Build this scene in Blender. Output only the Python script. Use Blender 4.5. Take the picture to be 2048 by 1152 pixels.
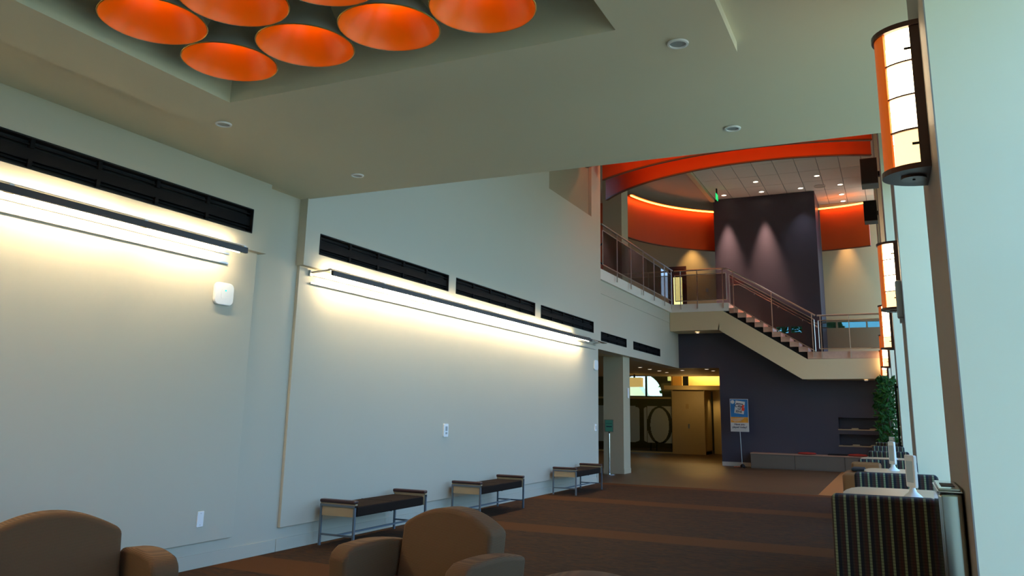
import bpy, math, random
from math import pi, sin, cos, radians as R
from mathutils import Matrix, Vector
random.seed(4)
for o in list(bpy.data.objects): bpy.data.objects.remove(o)
C = bpy.context.scene.collection
sc = bpy.context.scene

# ---------------------------------------------------------------- camera
yaw, pit, rol = -.440695, .2122003, .0194432
f = Vector((sin(yaw)*cos(pit), cos(yaw)*cos(pit), sin(pit)))
rt = Vector((cos(yaw), -sin(yaw), 0)); up = rt.cross(f)
r2 = rt*cos(rol) + up*sin(rol); u2 = up*cos(rol) - rt*sin(rol)
m = Matrix((r2, u2, -f)).transposed().to_4x4(); m.translation = (0, 0, 1.6)
cd = bpy.data.cameras.new('camera'); cam = bpy.data.objects.new('camera', cd); C.objects.link(cam)
cam.matrix_world = m
cd.sensor_width = 36; cd.lens = 28.243; cd.shift_y = -.0479; cd.clip_start = .05; cd.clip_end = 500
sc.camera = cam
sc.view_settings.view_transform = 'Standard'; sc.view_settings.look = 'None'
sc.view_settings.exposure = 0.0; sc.view_settings.gamma = 1; sc.view_settings.use_curve_mapping = False

# ---------------------------------------------------------------- world
W = bpy.data.worlds.new('sky'); sc.world = W; W.use_nodes = True
nt = W.node_tree; nt.nodes.clear()
out = nt.nodes.new('ShaderNodeOutputWorld'); bg = nt.nodes.new('ShaderNodeBackground')
tc = nt.nodes.new('ShaderNodeTexCoord'); sx = nt.nodes.new('ShaderNodeSeparateXYZ'); cr = nt.nodes.new('ShaderNodeValToRGB')
nt.links.new(tc.outputs['Generated'], sx.inputs[0]); nt.links.new(sx.outputs['Z'], cr.inputs[0])
nt.links.new(cr.outputs[0], bg.inputs[0]); nt.links.new(bg.outputs[0], out.inputs[0])
e = cr.color_ramp.elements
e[0].position = 0; e[0].color = (.44, .72, 1.0, 1); e[1].position = .6; e[1].color = (.18, .42, .95, 1)
SKY = 4.6
bg.inputs[1].default_value = SKY

def light(name, kind, loc, energy, color=(1, 1, 1), **kw):
    l = bpy.data.lights.new(name, kind); l.energy = energy; l.color = color
    o = bpy.data.objects.new(name, l); C.objects.link(o); o.location = loc
    rot = kw.pop('rot', None); tgt = kw.pop('to', None)
    for k, v in kw.items():
        if hasattr(l, k): setattr(l, k, v)
        else: setattr(l.cycles, k, v)
    if rot: o.rotation_euler = rot
    if tgt: o.rotation_euler = (Vector(tgt)-Vector(loc)).to_track_quat('-Z', 'Y').to_euler()
    return o
# sun on the lawn outside only (comes from over the left side of the building, so none enters the hall)
light('sun', 'SUN', (-10, 10, 30), 8, (1, .92, .66), rot=(R(22), R(-24), 0), angle=R(.5))
# sky portals in the window bays
X0 = .324
def wx(y): return X0 - .016*y
BAY = [(-4.9, -1.78), (-.72, 3.94), (5.0, 9.66), (10.72, 15.38), (16.44, 21.1), (22.16, 26.2)]
for i, (a, b) in enumerate(BAY):
    zt = 3.9 if b < 7 else (7.2 if a < 7 else 5.8)
    p = light('window_portal', 'AREA', (wx((a+b)/2)+.86, (a+b)/2, zt/2+.05), 1, rot=(0, R(90), R(-.92)), shape='RECTANGLE', size=zt-.1, size_y=b-a)
    p.data.cycles.is_portal = True

# ---------------------------------------------------------------- materials
MATS = {}
def mat(name, col, rough=.6, metal=0, spec=.5, emit=None, es=0, bump=0, bscale=200, var=0, vscale=3, alpha=1):
    if name in MATS: return MATS[name]
    M = bpy.data.materials.new(name); M.use_nodes = True; n = M.node_tree; b = n.nodes['Principled BSDF']
    b.inputs['Base Color'].default_value = (*col, 1); b.inputs['Roughness'].default_value = rough
    b.inputs['Metallic'].default_value = metal; b.inputs['Specular IOR Level'].default_value = spec
    if emit: b.inputs['Emission Color'].default_value = (*emit, 1); b.inputs['Emission Strength'].default_value = es
    t = n.nodes.new('ShaderNodeTexCoord')
    if var:
        no = n.nodes.new('ShaderNodeTexNoise'); no.inputs['Scale'].default_value = vscale; no.inputs['Detail'].default_value = 4
        n.links.new(t.outputs['Object'], no.inputs['Vector'])
        mx = n.nodes.new('ShaderNodeMix'); mx.data_type = 'RGBA'
        mx.inputs[6].default_value = (*[c*(1-var) for c in col], 1); mx.inputs[7].default_value = (*[min(1, c*(1+var)) for c in col], 1)
        n.links.new(no.outputs[0], mx.inputs[0]); n.links.new(mx.outputs[2], b.inputs['Base Color'])
    if bump:
        no = n.nodes.new('ShaderNodeTexNoise'); no.inputs['Scale'].default_value = bscale
        n.links.new(t.outputs['Object'], no.inputs['Vector'])
        bp = n.nodes.new('ShaderNodeBump'); bp.inputs['Strength'].default_value = bump; bp.inputs['Distance'].default_value = .002
        n.links.new(no.outputs[0], bp.inputs['Height']); n.links.new(bp.outputs[0], b.inputs['Normal'])
    MATS[name] = M; return M
def nodes(M): return M.node_tree, M.node_tree.nodes['Principled BSDF']
def math_node(n, op, a, b=None):
    x = n.nodes.new('ShaderNodeMath'); x.operation = op
    for i, v in enumerate((a, b)):
        if v is None: continue
        if isinstance(v, (int, float)): x.inputs[i].default_value = v
        else: n.links.new(v, x.inputs[i])
    return x.outputs[0]

white = mat('white_wall_paint', (.55, .51, .41), .75, bump=.15, bscale=300, var=.015, vscale=1.2)
ceilm = mat('ceiling_paint', (.76, .69, .52), .8, bump=.1, bscale=250, var=.02, vscale=.8)
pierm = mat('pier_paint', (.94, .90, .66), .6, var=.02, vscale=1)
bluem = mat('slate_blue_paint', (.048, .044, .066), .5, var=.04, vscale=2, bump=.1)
pier_shade = mat('pier_inner_shade', (.30, .275, .24), .6)  # darker pier colour: shade of the inner faces put into the paint
beigem = mat('beige_paint', (.55, .39, .20), .6, var=.03)
greyc = mat('grey_soffit_paint', (.42, .38, .31), .8)
orangem = mat('orange_paint', (.60, .075, .006), .45, var=.04, vscale=4)
orin = mat('orange_shade_inside', (1.0, .23, .0), .30)
chrome = mat('chrome', (.75, .75, .76), .12, 1)
steel = mat('brushed_steel', (.50, .50, .49), .35, 1)
rail_m = mat('railing_steel', (.62, .55, .47), .3, 1)
leg_m = mat('grey_powder_coat', (.14, .17, .20), .4, .3)
black = mat('black_metal', (.006, .006, .007), .6, spec=.25)
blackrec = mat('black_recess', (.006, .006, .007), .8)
bronze = mat('dark_bronze', (.085, .028, .018), .35, .3)
wood = mat('maple_veneer', (.42, .31, .18), .45, var=.08, vscale=6)
fabdark = mat('dark_brown_woven_fabric', (.026, .017, .013), .95, spec=.08, bump=.6, bscale=500, var=.25, vscale=160)
winem = mat('dark_wine_vinyl', (.045, .014, .014), .4)
plast = mat('white_plastic', (.88, .89, .90), .35)
greyp = mat('grey_plastic', (.35, .37, .38), .4)
tilec = mat('acoustic_tile', (.74, .66, .56), .9, bump=.4, bscale=150, var=.04, vscale=30)
gridm = mat('ceiling_grid', (.20, .18, .16), .6)
stone = mat('pink_stone', (.55, .34, .24), .5, var=.12, vscale=14)
stair_w = mat('stair_plaster', (.62, .50, .30), .65, var=.02)
cabm = mat('grey_laminate', (.12, .102, .078), .5)
redm = mat('red_fabric', (.35, .03, .02), .8)
mull = mat('window_frame_metal', (.55, .52, .42), .35, .6)
skinm = mat('kiosk_wood', (.50, .38, .18), .5, var=.06, vscale=5)
darkroom = mat('dark_green_wall', (.10, .10, .055), .7)
doorm = mat('dark_red_wood', (.08, .018, .012), .4)
leafm = mat('green_leaf', (.016, .062, .006), .6, spec=.12, var=.5, vscale=8)
trunk = mat('bark', (.12, .08, .05), .8)
grass = mat('pale_paving_and_lawn', (.40, .42, .26), .9, var=.2, vscale=.3)
warm_e = mat('warm_tube_glow', (1, .9, .7), .5, emit=(1, .80, .50), es=140)
sconce_e = mat('sconce_diffuser', (1, .95, .85), .5, emit=(1, .78, .48), es=11)
sconce_low = mat('sconce_diffuser_low', (1, .85, .6), .5, emit=(1, .62, .28), es=2.2)
down_e = mat('downlight_glow', (1, .9, .8), .5, emit=(1, .78, .55), es=6)
cove_e = mat('cove_tube_glow', (1, .6, .3), .5, emit=(1, .24, .03), es=16)
box_e = mat('cove_wall_glow', (1, .85, .5), .5, emit=(1, .62, .16), es=.25)
wallcove_e = mat('hall_cove_tube', (1, .8, .4), .5, emit=(1, .66, .22), es=60)
bulb_e = mat('added_bulb_glow', (1, .7, .3), .5, emit=(1, .55, .10), es=11)  # glow added to the bulbs to brighten the orange shade linings
exit_e = mat('green_sign_glow', (0, .5, .2), .5, emit=(.01, .75, .18), es=1.0)
led_e = mat('green_led_glow', (0, .6, .4), .5, emit=(.02, .9, .5), es=1.2)

def glass(name, col, refl=.1, tint=.92):
    M = bpy.data.materials.new(name); M.use_nodes = True; n = M.node_tree; n.nodes.clear()
    o = n.nodes.new('ShaderNodeOutputMaterial'); t = n.nodes.new('ShaderNodeBsdfTransparent'); g = n.nodes.new('ShaderNodeBsdfGlossy')
    lw = n.nodes.new('ShaderNodeLayerWeight'); fac = math_node(n, 'ADD', math_node(n, 'MULTIPLY', math_node(n, 'POWER', lw.outputs['Facing'], 4.0), .55), .035)
    mx = n.nodes.new('ShaderNodeMixShader'); t.inputs[0].default_value = (*col, 1); g.inputs['Roughness'].default_value = .02
    n.links.new(fac, mx.inputs[0]); n.links.new(t.outputs[0], mx.inputs[1]); n.links.new(g.outputs[0], mx.inputs[2]); n.links.new(mx.outputs[0], o.inputs[0])
    return M
winglass = glass('window_glass', (.95, .985, .98))
tinted = glass('tinted_window_glass', (.36, .62, .66))
railglass = glass('railing_glass', (.64, .60, .59))
darkglass = glass('hall_glass', (.78, .78, .62))
frost = mat('frosted_film', (.42, .46, .38), .7)

# striped upholstery: vertical bands across local X with small dashes
def striped():
    M = mat('striped_upholstery', (.05, .03, .03), .85, bump=0); n, b = nodes(M)
    t = n.nodes.new('ShaderNodeTexCoord'); s = n.nodes.new('ShaderNodeSeparateXYZ'); n.links.new(t.outputs['Object'], s.inputs[0])
    u = math_node(n, 'FRACT', math_node(n, 'ADD', math_node(n, 'DIVIDE', s.outputs['X'], .0568), 50.3))
    r = n.nodes.new('ShaderNodeValToRGB'); r.color_ramp.interpolation = 'CONSTANT'
    cols = [(0, (.006, .007, .016)), (.30, (.040, .028, .020)), (.45, (.050, .016, .012)), (.68, (.030, .022, .016)), (.78, (.20, .24, .13))]
    el = r.color_ramp.elements; el[0].position = 0; el[0].color = (*cols[0][1], 1); el[1].position = cols[1][0]; el[1].color = (*cols[1][1], 1)
    for p, c in cols[2:]:
        k = el.new(p); k.color = (*c, 1)
    n.links.new(u, r.inputs[0])
    v = math_node(n, 'FRACT', math_node(n, 'ADD', math_node(n, 'DIVIDE', s.outputs['Z'], .016), 50))
    v = math_node(n, 'GREATER_THAN', v, .16)
    v = math_node(n, 'ADD', math_node(n, 'MULTIPLY', v, .75), .25)
    mx = n.nodes.new('ShaderNodeMix'); mx.data_type = 'RGBA'; mx.inputs[6].default_value = (0, 0, 0, 1)
    n.links.new(v, mx.inputs[0]); n.links.new(r.outputs[0], mx.inputs[7]); n.links.new(mx.outputs[2], b.inputs['Base Color'])
    return M
stripes = striped()

# tan woven upholstery: fine ribs
def tan():
    M = mat('tan_woven_upholstery', (.21, .105, .035), .85); n, b = nodes(M)
    t = n.nodes.new('ShaderNodeTexCoord'); w = n.nodes.new('ShaderNodeTexWave'); w.bands_direction = 'Z'
    w.inputs['Scale'].default_value = 42; w.inputs['Distortion'].default_value = 1.2; w.inputs['Detail Scale'].default_value = 8
    n.links.new(t.outputs['Object'], w.inputs['Vector'])
    mx = n.nodes.new('ShaderNodeMix'); mx.data_type = 'RGBA'
    mx.inputs[6].default_value = (.088, .044, .016, 1); mx.inputs[7].default_value = (.140, .073, .026, 1)
    n.links.new(w.outputs[0], mx.inputs[0]); n.links.new(mx.outputs[2], b.inputs['Base Color'])
    bp = n.nodes.new('ShaderNodeBump'); bp.inputs['Strength'].default_value = .3; bp.inputs['Distance'].default_value = .002
    n.links.new(w.outputs[0], bp.inputs['Height']); n.links.new(bp.outputs[0], b.inputs['Normal'])
    return M
tanm = tan()
tanl = mat('tan_leather', (.26, .105, .03), .5)

def carpet():
    M = mat('patterned_carpet', (.1, .05, .03), .95, spec=.1); n, b = nodes(M)
    t = n.nodes.new('ShaderNodeTexCoord'); mp = n.nodes.new('ShaderNodeMapping'); mp.inputs['Scale'].default_value = (1.3, 4.2, 1)
    n.links.new(t.outputs['Object'], mp.inputs[0])
    a = n.nodes.new('ShaderNodeTexNoise'); a.inputs['Scale'].default_value = 3.2; a.inputs['Detail'].default_value = 5; a.inputs['Distortion'].default_value = 2.2
    n.links.new(mp.outputs[0], a.inputs['Vector'])
    r = n.nodes.new('ShaderNodeValToRGB'); el = r.color_ramp.elements
    el[0].position = .36; el[0].color = (.042, .022, .013, 1); el[1].position = .66; el[1].color = (.095, .036, .011, 1)
    k = el.new(.5); k.color = (.060, .033, .018, 1)
    n.links.new(a.outputs[0], r.inputs[0])
    s = n.nodes.new('ShaderNodeSeparateXYZ'); n.links.new(t.outputs['Object'], s.inputs[0])
    # cross bands every 4.05 m
    u = math_node(n, 'FRACT', math_node(n, 'DIVIDE', math_node(n, 'ADD', s.outputs['Y'], 40.5-6.62), 4.05))
    band = math_node(n, 'LESS_THAN', u, .175)
    last = math_node(n, 'GREATER_THAN', s.outputs['Y'], 18.5)
    band = math_node(n, 'MAXIMUM', band, last)
    mx = n.nodes.new('ShaderNodeMix'); mx.data_type = 'RGBA'; mx.inputs[7].default_value = (.115, .045, .014, 1)
    n.links.new(band, mx.inputs[0]); n.links.new(r.outputs[0], mx.inputs[6])
    f_ = n.nodes.new('ShaderNodeTexNoise'); f_.inputs['Scale'].default_value = 260; n.links.new(t.outputs['Object'], f_.inputs['Vector'])
    m2 = n.nodes.new('ShaderNodeMix'); m2.data_type = 'RGBA'; m2.blend_type = 'MULTIPLY'; m2.inputs[0].default_value = .35
    n.links.new(mx.outputs[2], m2.inputs[6]); n.links.new(f_.outputs[1], m2.inputs[7]); n.links.new(m2.outputs[2], b.inputs['Base Color'])
    bp = n.nodes.new('ShaderNodeBump'); bp.inputs['Strength'].default_value = .5; bp.inputs['Distance'].default_value = .003
    n.links.new(f_.outputs[0], bp.inputs['Height']); n.links.new(bp.outputs[0], b.inputs['Normal'])
    return M
def tilefloor():
    M = mat('brown_stone_tile_floor', (.2, .12, .06), .5, spec=.3); n, b = nodes(M)
    t = n.nodes.new('ShaderNodeTexCoord'); br = n.nodes.new('ShaderNodeTexBrick'); br.offset = 0
    br.inputs['Scale'].default_value = 1; br.inputs['Brick Width'].default_value = .6; br.inputs['Row Height'].default_value = .6
    br.inputs['Mortar Size'].default_value = .006
    br.inputs['Color1'].default_value = (.066, .037, .015, 1); br.inputs['Color2'].default_value = (.078, .043, .017, 1); br.inputs['Mortar'].default_value = (.055, .034, .02, 1)
    n.links.new(t.outputs['Object'], br.inputs['Vector'])
    s = n.nodes.new('ShaderNodeSeparateXYZ'); n.links.new(t.outputs['Object'], s.inputs[0])
    q = math_node(n, 'MULTIPLY', math_node(n, 'GREATER_THAN', s.outputs['X'], -1.62), math_node(n, 'LESS_THAN', s.outputs['Y'], 27.5))
    mx = n.nodes.new('ShaderNodeMix'); mx.data_type = 'RGBA'; mx.inputs[7].default_value = (.30, .135, .038, 1)
    n.links.new(q, mx.inputs[0]); n.links.new(br.outputs[0], mx.inputs[6]); n.links.new(mx.outputs[2], b.inputs['Base Color'])
    return M

# ---------------------------------------------------------------- mesh builder
class MB:
    def __init__(s): s.v = []; s.f = []; s.rng = []
    def add(s, v, f):
        k = len(s.v); kf = len(s.f); s.v += [tuple(p) for p in v]; s.f += [tuple(i+k for i in q) for q in f]; s.rng.append((k, len(s.v), kf, len(s.f))); return s
    def box(s, x0, x1, y0, y1, z0, z1):
        return s.add([(x0,y0,z0),(x1,y0,z0),(x1,y1,z0),(x0,y1,z0),(x0,y0,z1),(x1,y0,z1),(x1,y1,z1),(x0,y1,z1)],
                     [(3,2,1,0),(4,5,6,7),(0,1,5,4),(1,2,6,5),(2,3,7,6),(3,0,4,7)])
    def prism(s, pts, ax, a, b):
        # pts in the plane perpendicular to ax ('X': (y,z), 'Y': (x,z), 'Z': (x,y))
        def P(p, t): return {'X': (t, p[0], p[1]), 'Y': (p[0], t, p[1]), 'Z': (p[0], p[1], t)}[ax]
        n = len(pts); v = [P(p, a) for p in pts] + [P(p, b) for p in pts]
        return s.add(v, [tuple(range(n))[::-1], tuple(range(n, 2*n))] + [(i, (i+1) % n, n+(i+1) % n, n+i) for i in range(n)])
    def tube(s, pts, r, n=8, caps=True):
        pts = [Vector(p) for p in pts]; rings = []
        for i, p in enumerate(pts):
            d = (pts[min(i+1, len(pts)-1)] - pts[max(i-1, 0)]).normalized()
            h = Vector((0, 0, 1)) if abs(d.z) < .9 else Vector((1, 0, 0))
            a = d.cross(h).normalized(); b = d.cross(a)
            rr = r[i] if isinstance(r, (list, tuple)) else r
            rings.append([p + (a*cos(2*pi*k/n) + b*sin(2*pi*k/n))*rr for k in range(n)])
        v = [q for g in rings for q in g]; f = []
        for i in range(len(pts)-1):
            for k in range(n): f.append((i*n+k, i*n+(k+1) % n, (i+1)*n+(k+1) % n, (i+1)*n+k))
        if caps: f += [tuple(range(n))[::-1], tuple((len(pts)-1)*n+k for k in range(n))]
        return s.add(v, f)
    def bar(s, a, b, w, h):
        # rectangular bar between two points, w horizontal, h vertical-ish
        a = Vector(a); b = Vector(b); d = (b-a).normalized(); up = Vector((0, 0, 1)) if abs(d.z) < .95 else Vector((0, 1, 0))
        q = d.cross(up).normalized()*w/2; t = q.cross(d).normalized()*h/2
        v = [a-q-t, a+q-t, a+q+t, a-q+t, b-q-t, b+q-t, b+q+t, b-q+t]
        return s.add(v, [(3,2,1,0),(4,5,6,7),(0,1,5,4),(1,2,6,5),(2,3,7,6),(3,0,4,7)])
    def lathe(s, prof, c=(0, 0, 0), n=24, close=False):
        v = []; f = []; k = len(prof)
        for i in range(n):
            t = 2*pi*i/n
            for r, z in prof: v.append((c[0]+r*cos(t), c[1]+r*sin(t), c[2]+z))
        for i in range(n):
            j = (i+1) % n
            for q in range(k-1 + (1 if close else 0)): f.append((i*k+q, j*k+q, j*k+(q+1) % k, i*k+(q+1) % k))
        return s.add(v, f)
    def disc(s, c, r, n=20, h=.01): return s.lathe([(0, 0), (r, 0), (r, h), (0, h)], c, n)
    def mesh(s, name):
        me = bpy.data.meshes.new(name); me.from_pydata(s.v, [], s.f)
        import bmesh
        b = bmesh.new(); b.from_mesh(me); bmesh.ops.remove_doubles(b, verts=b.verts, dist=1e-5); bmesh.ops.recalc_face_normals(b, faces=b.faces); b.to_mesh(me); b.free()
        return me
    def obj(s, name, m, parent=None, bevel=0, smooth=False, seg=2):
        me = s.mesh(name); me.materials.append(m); o = bpy.data.objects.new(name, me); C.objects.link(o)
        if parent: o.parent = parent
        if bevel:
            bv = o.modifiers.new('bevel', 'BEVEL'); bv.width = bevel; bv.segments = seg; bv.limit_method = 'ANGLE'; bv.angle_limit = R(35)
        if smooth or bevel:
            for p in me.polygons: p.use_smooth = True
            if bevel and not smooth:
                wn = o.modifiers.new('wn', 'WEIGHTED_NORMAL'); wn.keep_sharp = True
        if smooth and not bevel:
            me.set_sharp_from_angle(angle=R(40)) if hasattr(me, 'set_sharp_from_angle') else None
        return o
def parts(s, name, m, parent=None, **k):
    # one object per piece added
    out = []
    for i, (a, b, fa, fb_) in enumerate(s.rng):
        q = MB(); q.v = s.v[a:b]; q.f = [tuple(t-a for t in f_) for f_ in s.f[fa:fb_]]; q.rng = [(0, b-a, 0, fb_-fa)]
        out.append(q.obj(name, m, parent, **k))
    return out
MB.parts = parts
def tag(o, label, cat, group=None, kind=None):
    if label: o['label'] = label
    if cat: o['category'] = cat
    if group: o['group'] = group
    if kind: o['kind'] = kind
    return o
def struct(name, mb, m, parent=None, **k):
    o = mb.obj(name, m, parent, **k)
    if not parent: o['kind'] = 'structure'
    return o
def thing(name, loc, label, cat, group=None, rz=0):
    o = bpy.data.objects.new(name, None); C.objects.link(o); o.location = loc; o.rotation_euler = (0, 0, rz)
    o.empty_display_size = .1
    return tag(o, label, cat, group)
def dup(root, loc=None, rz=None, label=None):
    def cp(o, p):
        c = o.copy(); C.objects.link(c); c.parent = p
        for ch in list(kids.get(o, [])): cp(ch, c)
        return c
    kids = {}
    def walk(o):
        kids[o] = [x for x in o.children]
        for x in kids[o]: walk(x)
    walk(root)
    r = cp(root, None)
    if loc is not None: r.location = loc
    if rz is not None: r.rotation_euler = (0, 0, rz)
    if label: r['label'] = label
    return r

# ================================================================= THE SETTING
FX, PX, BX = -6.38, -6.46, -6.50        # fascia, lower panel and base wall planes on the left
ZC = 4.13
# floors
struct('floor', MB().box(-6.6, 1.3, -5, 18.95, -.1, 0), carpet())
struct('floor', MB().box(-17, 1.3, 18.95, 42, -.1, 0), tilefloor())
# left wall, first room
struct('wall_left', MB().box(-6.9, BX, -5, 18.8, 0, ZC+.4), white)
struct('wall_left', MB().box(BX, FX, -5, 6.96, 3.31, 3.50).box(BX, FX, -5, 6.96, 3.77, ZC).box(BX, FX, 6.70, 6.96, 3.50, 3.77).box(BX, FX, -5, .2, 3.50, 3.77), white)   # upper fascia
struct('wall_left', MB().box(BX, PX, -5, 6.90, .25, 3.31), white, bevel=.004)                                    # lower panel
vent_holes = [(7.89, 11.16), (11.41, 14.67), (14.97, 18.18)]
fb = MB().box(BX, FX, 7.61, 18.72, 3.30, 3.48)
ys = [7.61] + [y for h in vent_holes for y in h] + [18.72]
for i in range(0, len(ys), 2): fb.box(BX, FX, ys[i], ys[i+1], 3.48, 3.74)
# above the vents, around the upper opening
fb.box(BX, FX, 7.61, 18.72, 3.74, 6.30).box(BX, FX, 7.61, 15.34, 6.30, 9.1).box(BX, FX, 18.05, 18.72, 6.30, 9.1)
struct('wall_left', fb, white)
struct('wall_left', MB().box(-6.9, BX, 7.61, 18.8, ZC+.4, 9.1), white)
struct('wall_left', MB().box(BX, PX, 7.64, 18.72, .26, 3.30), white, bevel=.004)
struct('panel', MB().box(BX+.002, BX+.05, 15.36, 18.03, 6.31, 9.05), mat('beige_acoustic_panel', (.36, .30, .20), .85, var=.1, vscale=40))
bpy.data.objects['panel'].name = 'trim_1'
struct('baseboard_left', MB().box(BX, BX+.012, -5, 7.615, 0, .135).box(BX, BX+.012, 7.625, 18.78, 0, .135), white)
# ceiling of the first room with dropped ring and recess
rx0, rx1, ry0, ry1 = -5.45, -.81, -3.2, 5.30
hx0, hx1, hy0, hy1 = -4.80, -1.48, -2.5, 4.66
c = MB().box(-6.9, rx0+.05, -5, 7.64, ZC, ZC+.35).box(rx1-.05, 1.4, -5, 7.64, ZC, ZC+.35).box(rx0+.05, rx1-.05, ry1-.05, 7.64, ZC, ZC+.35).box(rx0+.05, rx1-.05, -5, ry0+.05, ZC, ZC+.35)
struct('ceiling', c, ceilm)
zr = ZC-.075
c = MB().box(rx0, hx0, ry0, ry1, zr, ZC+.02).box(hx1, rx1, ry0, ry1, zr, ZC+.02).box(hx0, hx1, hy1, ry1, zr, ZC+.02).box(hx0, hx1, ry0, hy0, zr, ZC+.02)
struct('trim_2', c, ceilm)
c = MB().box(hx0-.04, hx0, hy0, hy1, ZC+.02, 5.1).box(hx1, hx1+.04, hy0, hy1, ZC+.02, 5.1).box(hx0, hx1, hy1, hy1+.04, ZC+.02, 5.1).box(hx0, hx1, hy0-.04, hy0, ZC+.02, 5.1).box(hx0, hx1, hy0, hy1, 5.1, 5.2)
struct('ceiling', c, ceilm)
# wall above the edge of the low ceiling facing the tall hall
struct('wall_front', MB().box(-6.9, 1.3, 7.56, 7.64, ZC+.35, 9.1), white)
struct('wall_back', MB().box(-6.9, 1.4, -5.1, -5, 0, ZC+.3), white)

# right wall: piers, sills, headers and windows between them
def slant(y0, y1, a, b, z0, z1, mb):
    # box running along the slightly angled window wall; a,b are offsets outwards from the inner face
    return mb.prism([(wx(y0)+a, y0), (wx(y0)+b, y0), (wx(y1)+b, y1), (wx(y1)+a, y1)], 'Z', z0, z1)
piers = [(-6, -4.9), (-1.78, -.72), (3.94, 5.0), (9.66, 10.72), (15.38, 16.44), (21.1, 22.16), (26.2, 28.0)]
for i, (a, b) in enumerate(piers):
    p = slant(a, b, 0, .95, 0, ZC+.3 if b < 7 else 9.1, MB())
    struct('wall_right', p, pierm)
    struct('trim_%d' % (10+i), slant(a, b, -.006, .0, 0, ZC if b < 7 else 9.1, MB()), pier_shade)  # thin strip that paints the shade onto the pier's inner face
for i, (a, b) in enumerate(BAY):
    zt = 3.9 if b < 7 else (7.2 if a < 7 else 5.8)
    zz = ZC+.3 if b < 7 else 9.1
    if b < 7 or a > 7:
        struct('wall_right', slant(a, b, .70, .95, zt, zz, MB()), pierm)
    w = struct('window_%d' % (i+1), slant(a, b, .80, .86, .0, .08, MB()), mull)
    fr = MB()
    for k in range(4):
        y = a + (b-a)*k/3; y = min(max(y, a+.03), b-.03)
        slant(y-.03, y+.03, .79, .87, .08, zt, fr)
    for z in ([2.2, zt-.06] if zt < 5 else [2.2, 4.3, zt-.06]): slant(a, b, .80, .86, z, z+.06, fr)
    fr.parts('window_frame', mull, w)
    for k in range(3):
        y0 = a+(b-a)*k/3+.03; y1 = a+(b-a)*(k+1)/3-.03
        slant(y0, y1, .825, .835, .08, zt-.06, MB()).obj('pane', winglass, w)
struct('wall_right', slant(5.0, 7.64, .70, .95, 7.2, 9.1, MB()), pierm)

# tall hall: tiled ceiling
struct('ceiling', MB().box(-5.3, .6, 7.64, 30.2, 9.13, 9.4).box(.6, 1.3, 7.64, 30.2, 9.1, 9.4), gridm)
cg = bpy.data.objects['ceiling.002']
tm = MB().box(0, .592, 0, 1.202, -.008, .02).mesh('tile'); tm.materials.append(tilec)
nx, ny = 9, 19
for j in range(ny):
    for i in range(nx):
        if j < 7: continue
        o = bpy.data.objects.new('tile', tm); C.objects.link(o); o.parent = cg
        o.location = (-5.26+i*.61, 7.66+j*1.22 - .35, 9.12)
struct('ceiling', MB().box(-5.26, .6, 7.64, 15.8, 9.112, 9.14), tilec)
struct('ceiling', MB().box(-12, -5.3, 7.64, 31.7, 9.10, 9.4), greyc)
struct('trim_3', MB().box(-5.42, -5.28, 7.64, 28, 9.02, 9.12), stair_w)

# wall on the left past the first room: lintel with vents, column, slab and balcony
hb = MB().box(-7.1, -6.70, 18.8, 28.0, 3.2, 3.43).box(-7.1, -6.70, 18.8, 19.55, 3.43, 3.66).box(-7.1, -6.70, 21.87, 22.53, 3.43, 3.66).box(-7.1, -6.70, 25.5, 28, 3.43, 3.66)
hb.box(-7.1, -6.70, 18.8, 28.0, 3.66, 4.62).box(-7.1, -6.715, 18.8, 28, 4.62, 4.65).box(-7.1, -6.70, 18.8, 28, 4.65, 4.99)
struct('wall_left', hb, white)
struct('wall_left', MB().box(-6.9, BX+.02, 18.72, 18.8, 0, 9.1), white)
struct('trim_4', MB().box(-7.43, -6.85, 22.0, 22.62, 0, 3.2).box(-7.44, -6.84, 21.99, 22.63, 0, .13), mat('column_paint', (.46, .40, .27), .7))
struct('trim_5', MB().box(-7.43, -6.85, 22.0, 22.62, 5.26, 9.1), MATS['column_paint'])
# upper floor slab: balcony arm, landing arm and room behind
struct('floor', MB().box(-13, -6.62, 18.8, 32, 4.99, 5.26).box(-6.62, -4.72, 26.8, 28.0, 4.99, 5.26).box(-6.62, -5.33, 28.0, 32, 4.99, 5.26), mat('balcony_slab_paint', (.78, .74, .66), .65))
struct('floor', MB().box(-12.9, -6.7, 18.8, 31.5, 5.26, 5.272).box(-6.7, -5.35, 28, 31.5, 5.26, 5.272), mat('upper_carpet', (.16, .08, .04), .9))
struct('ceiling', MB().box(-16, -7.1, 18.8, 34, 3.2, 3.3).box(-7.1, -5.33, 28.12, 34, 3.2, 3.3), mat('hall_soffit_paint', (.55, .44, .27), .7))
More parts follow.
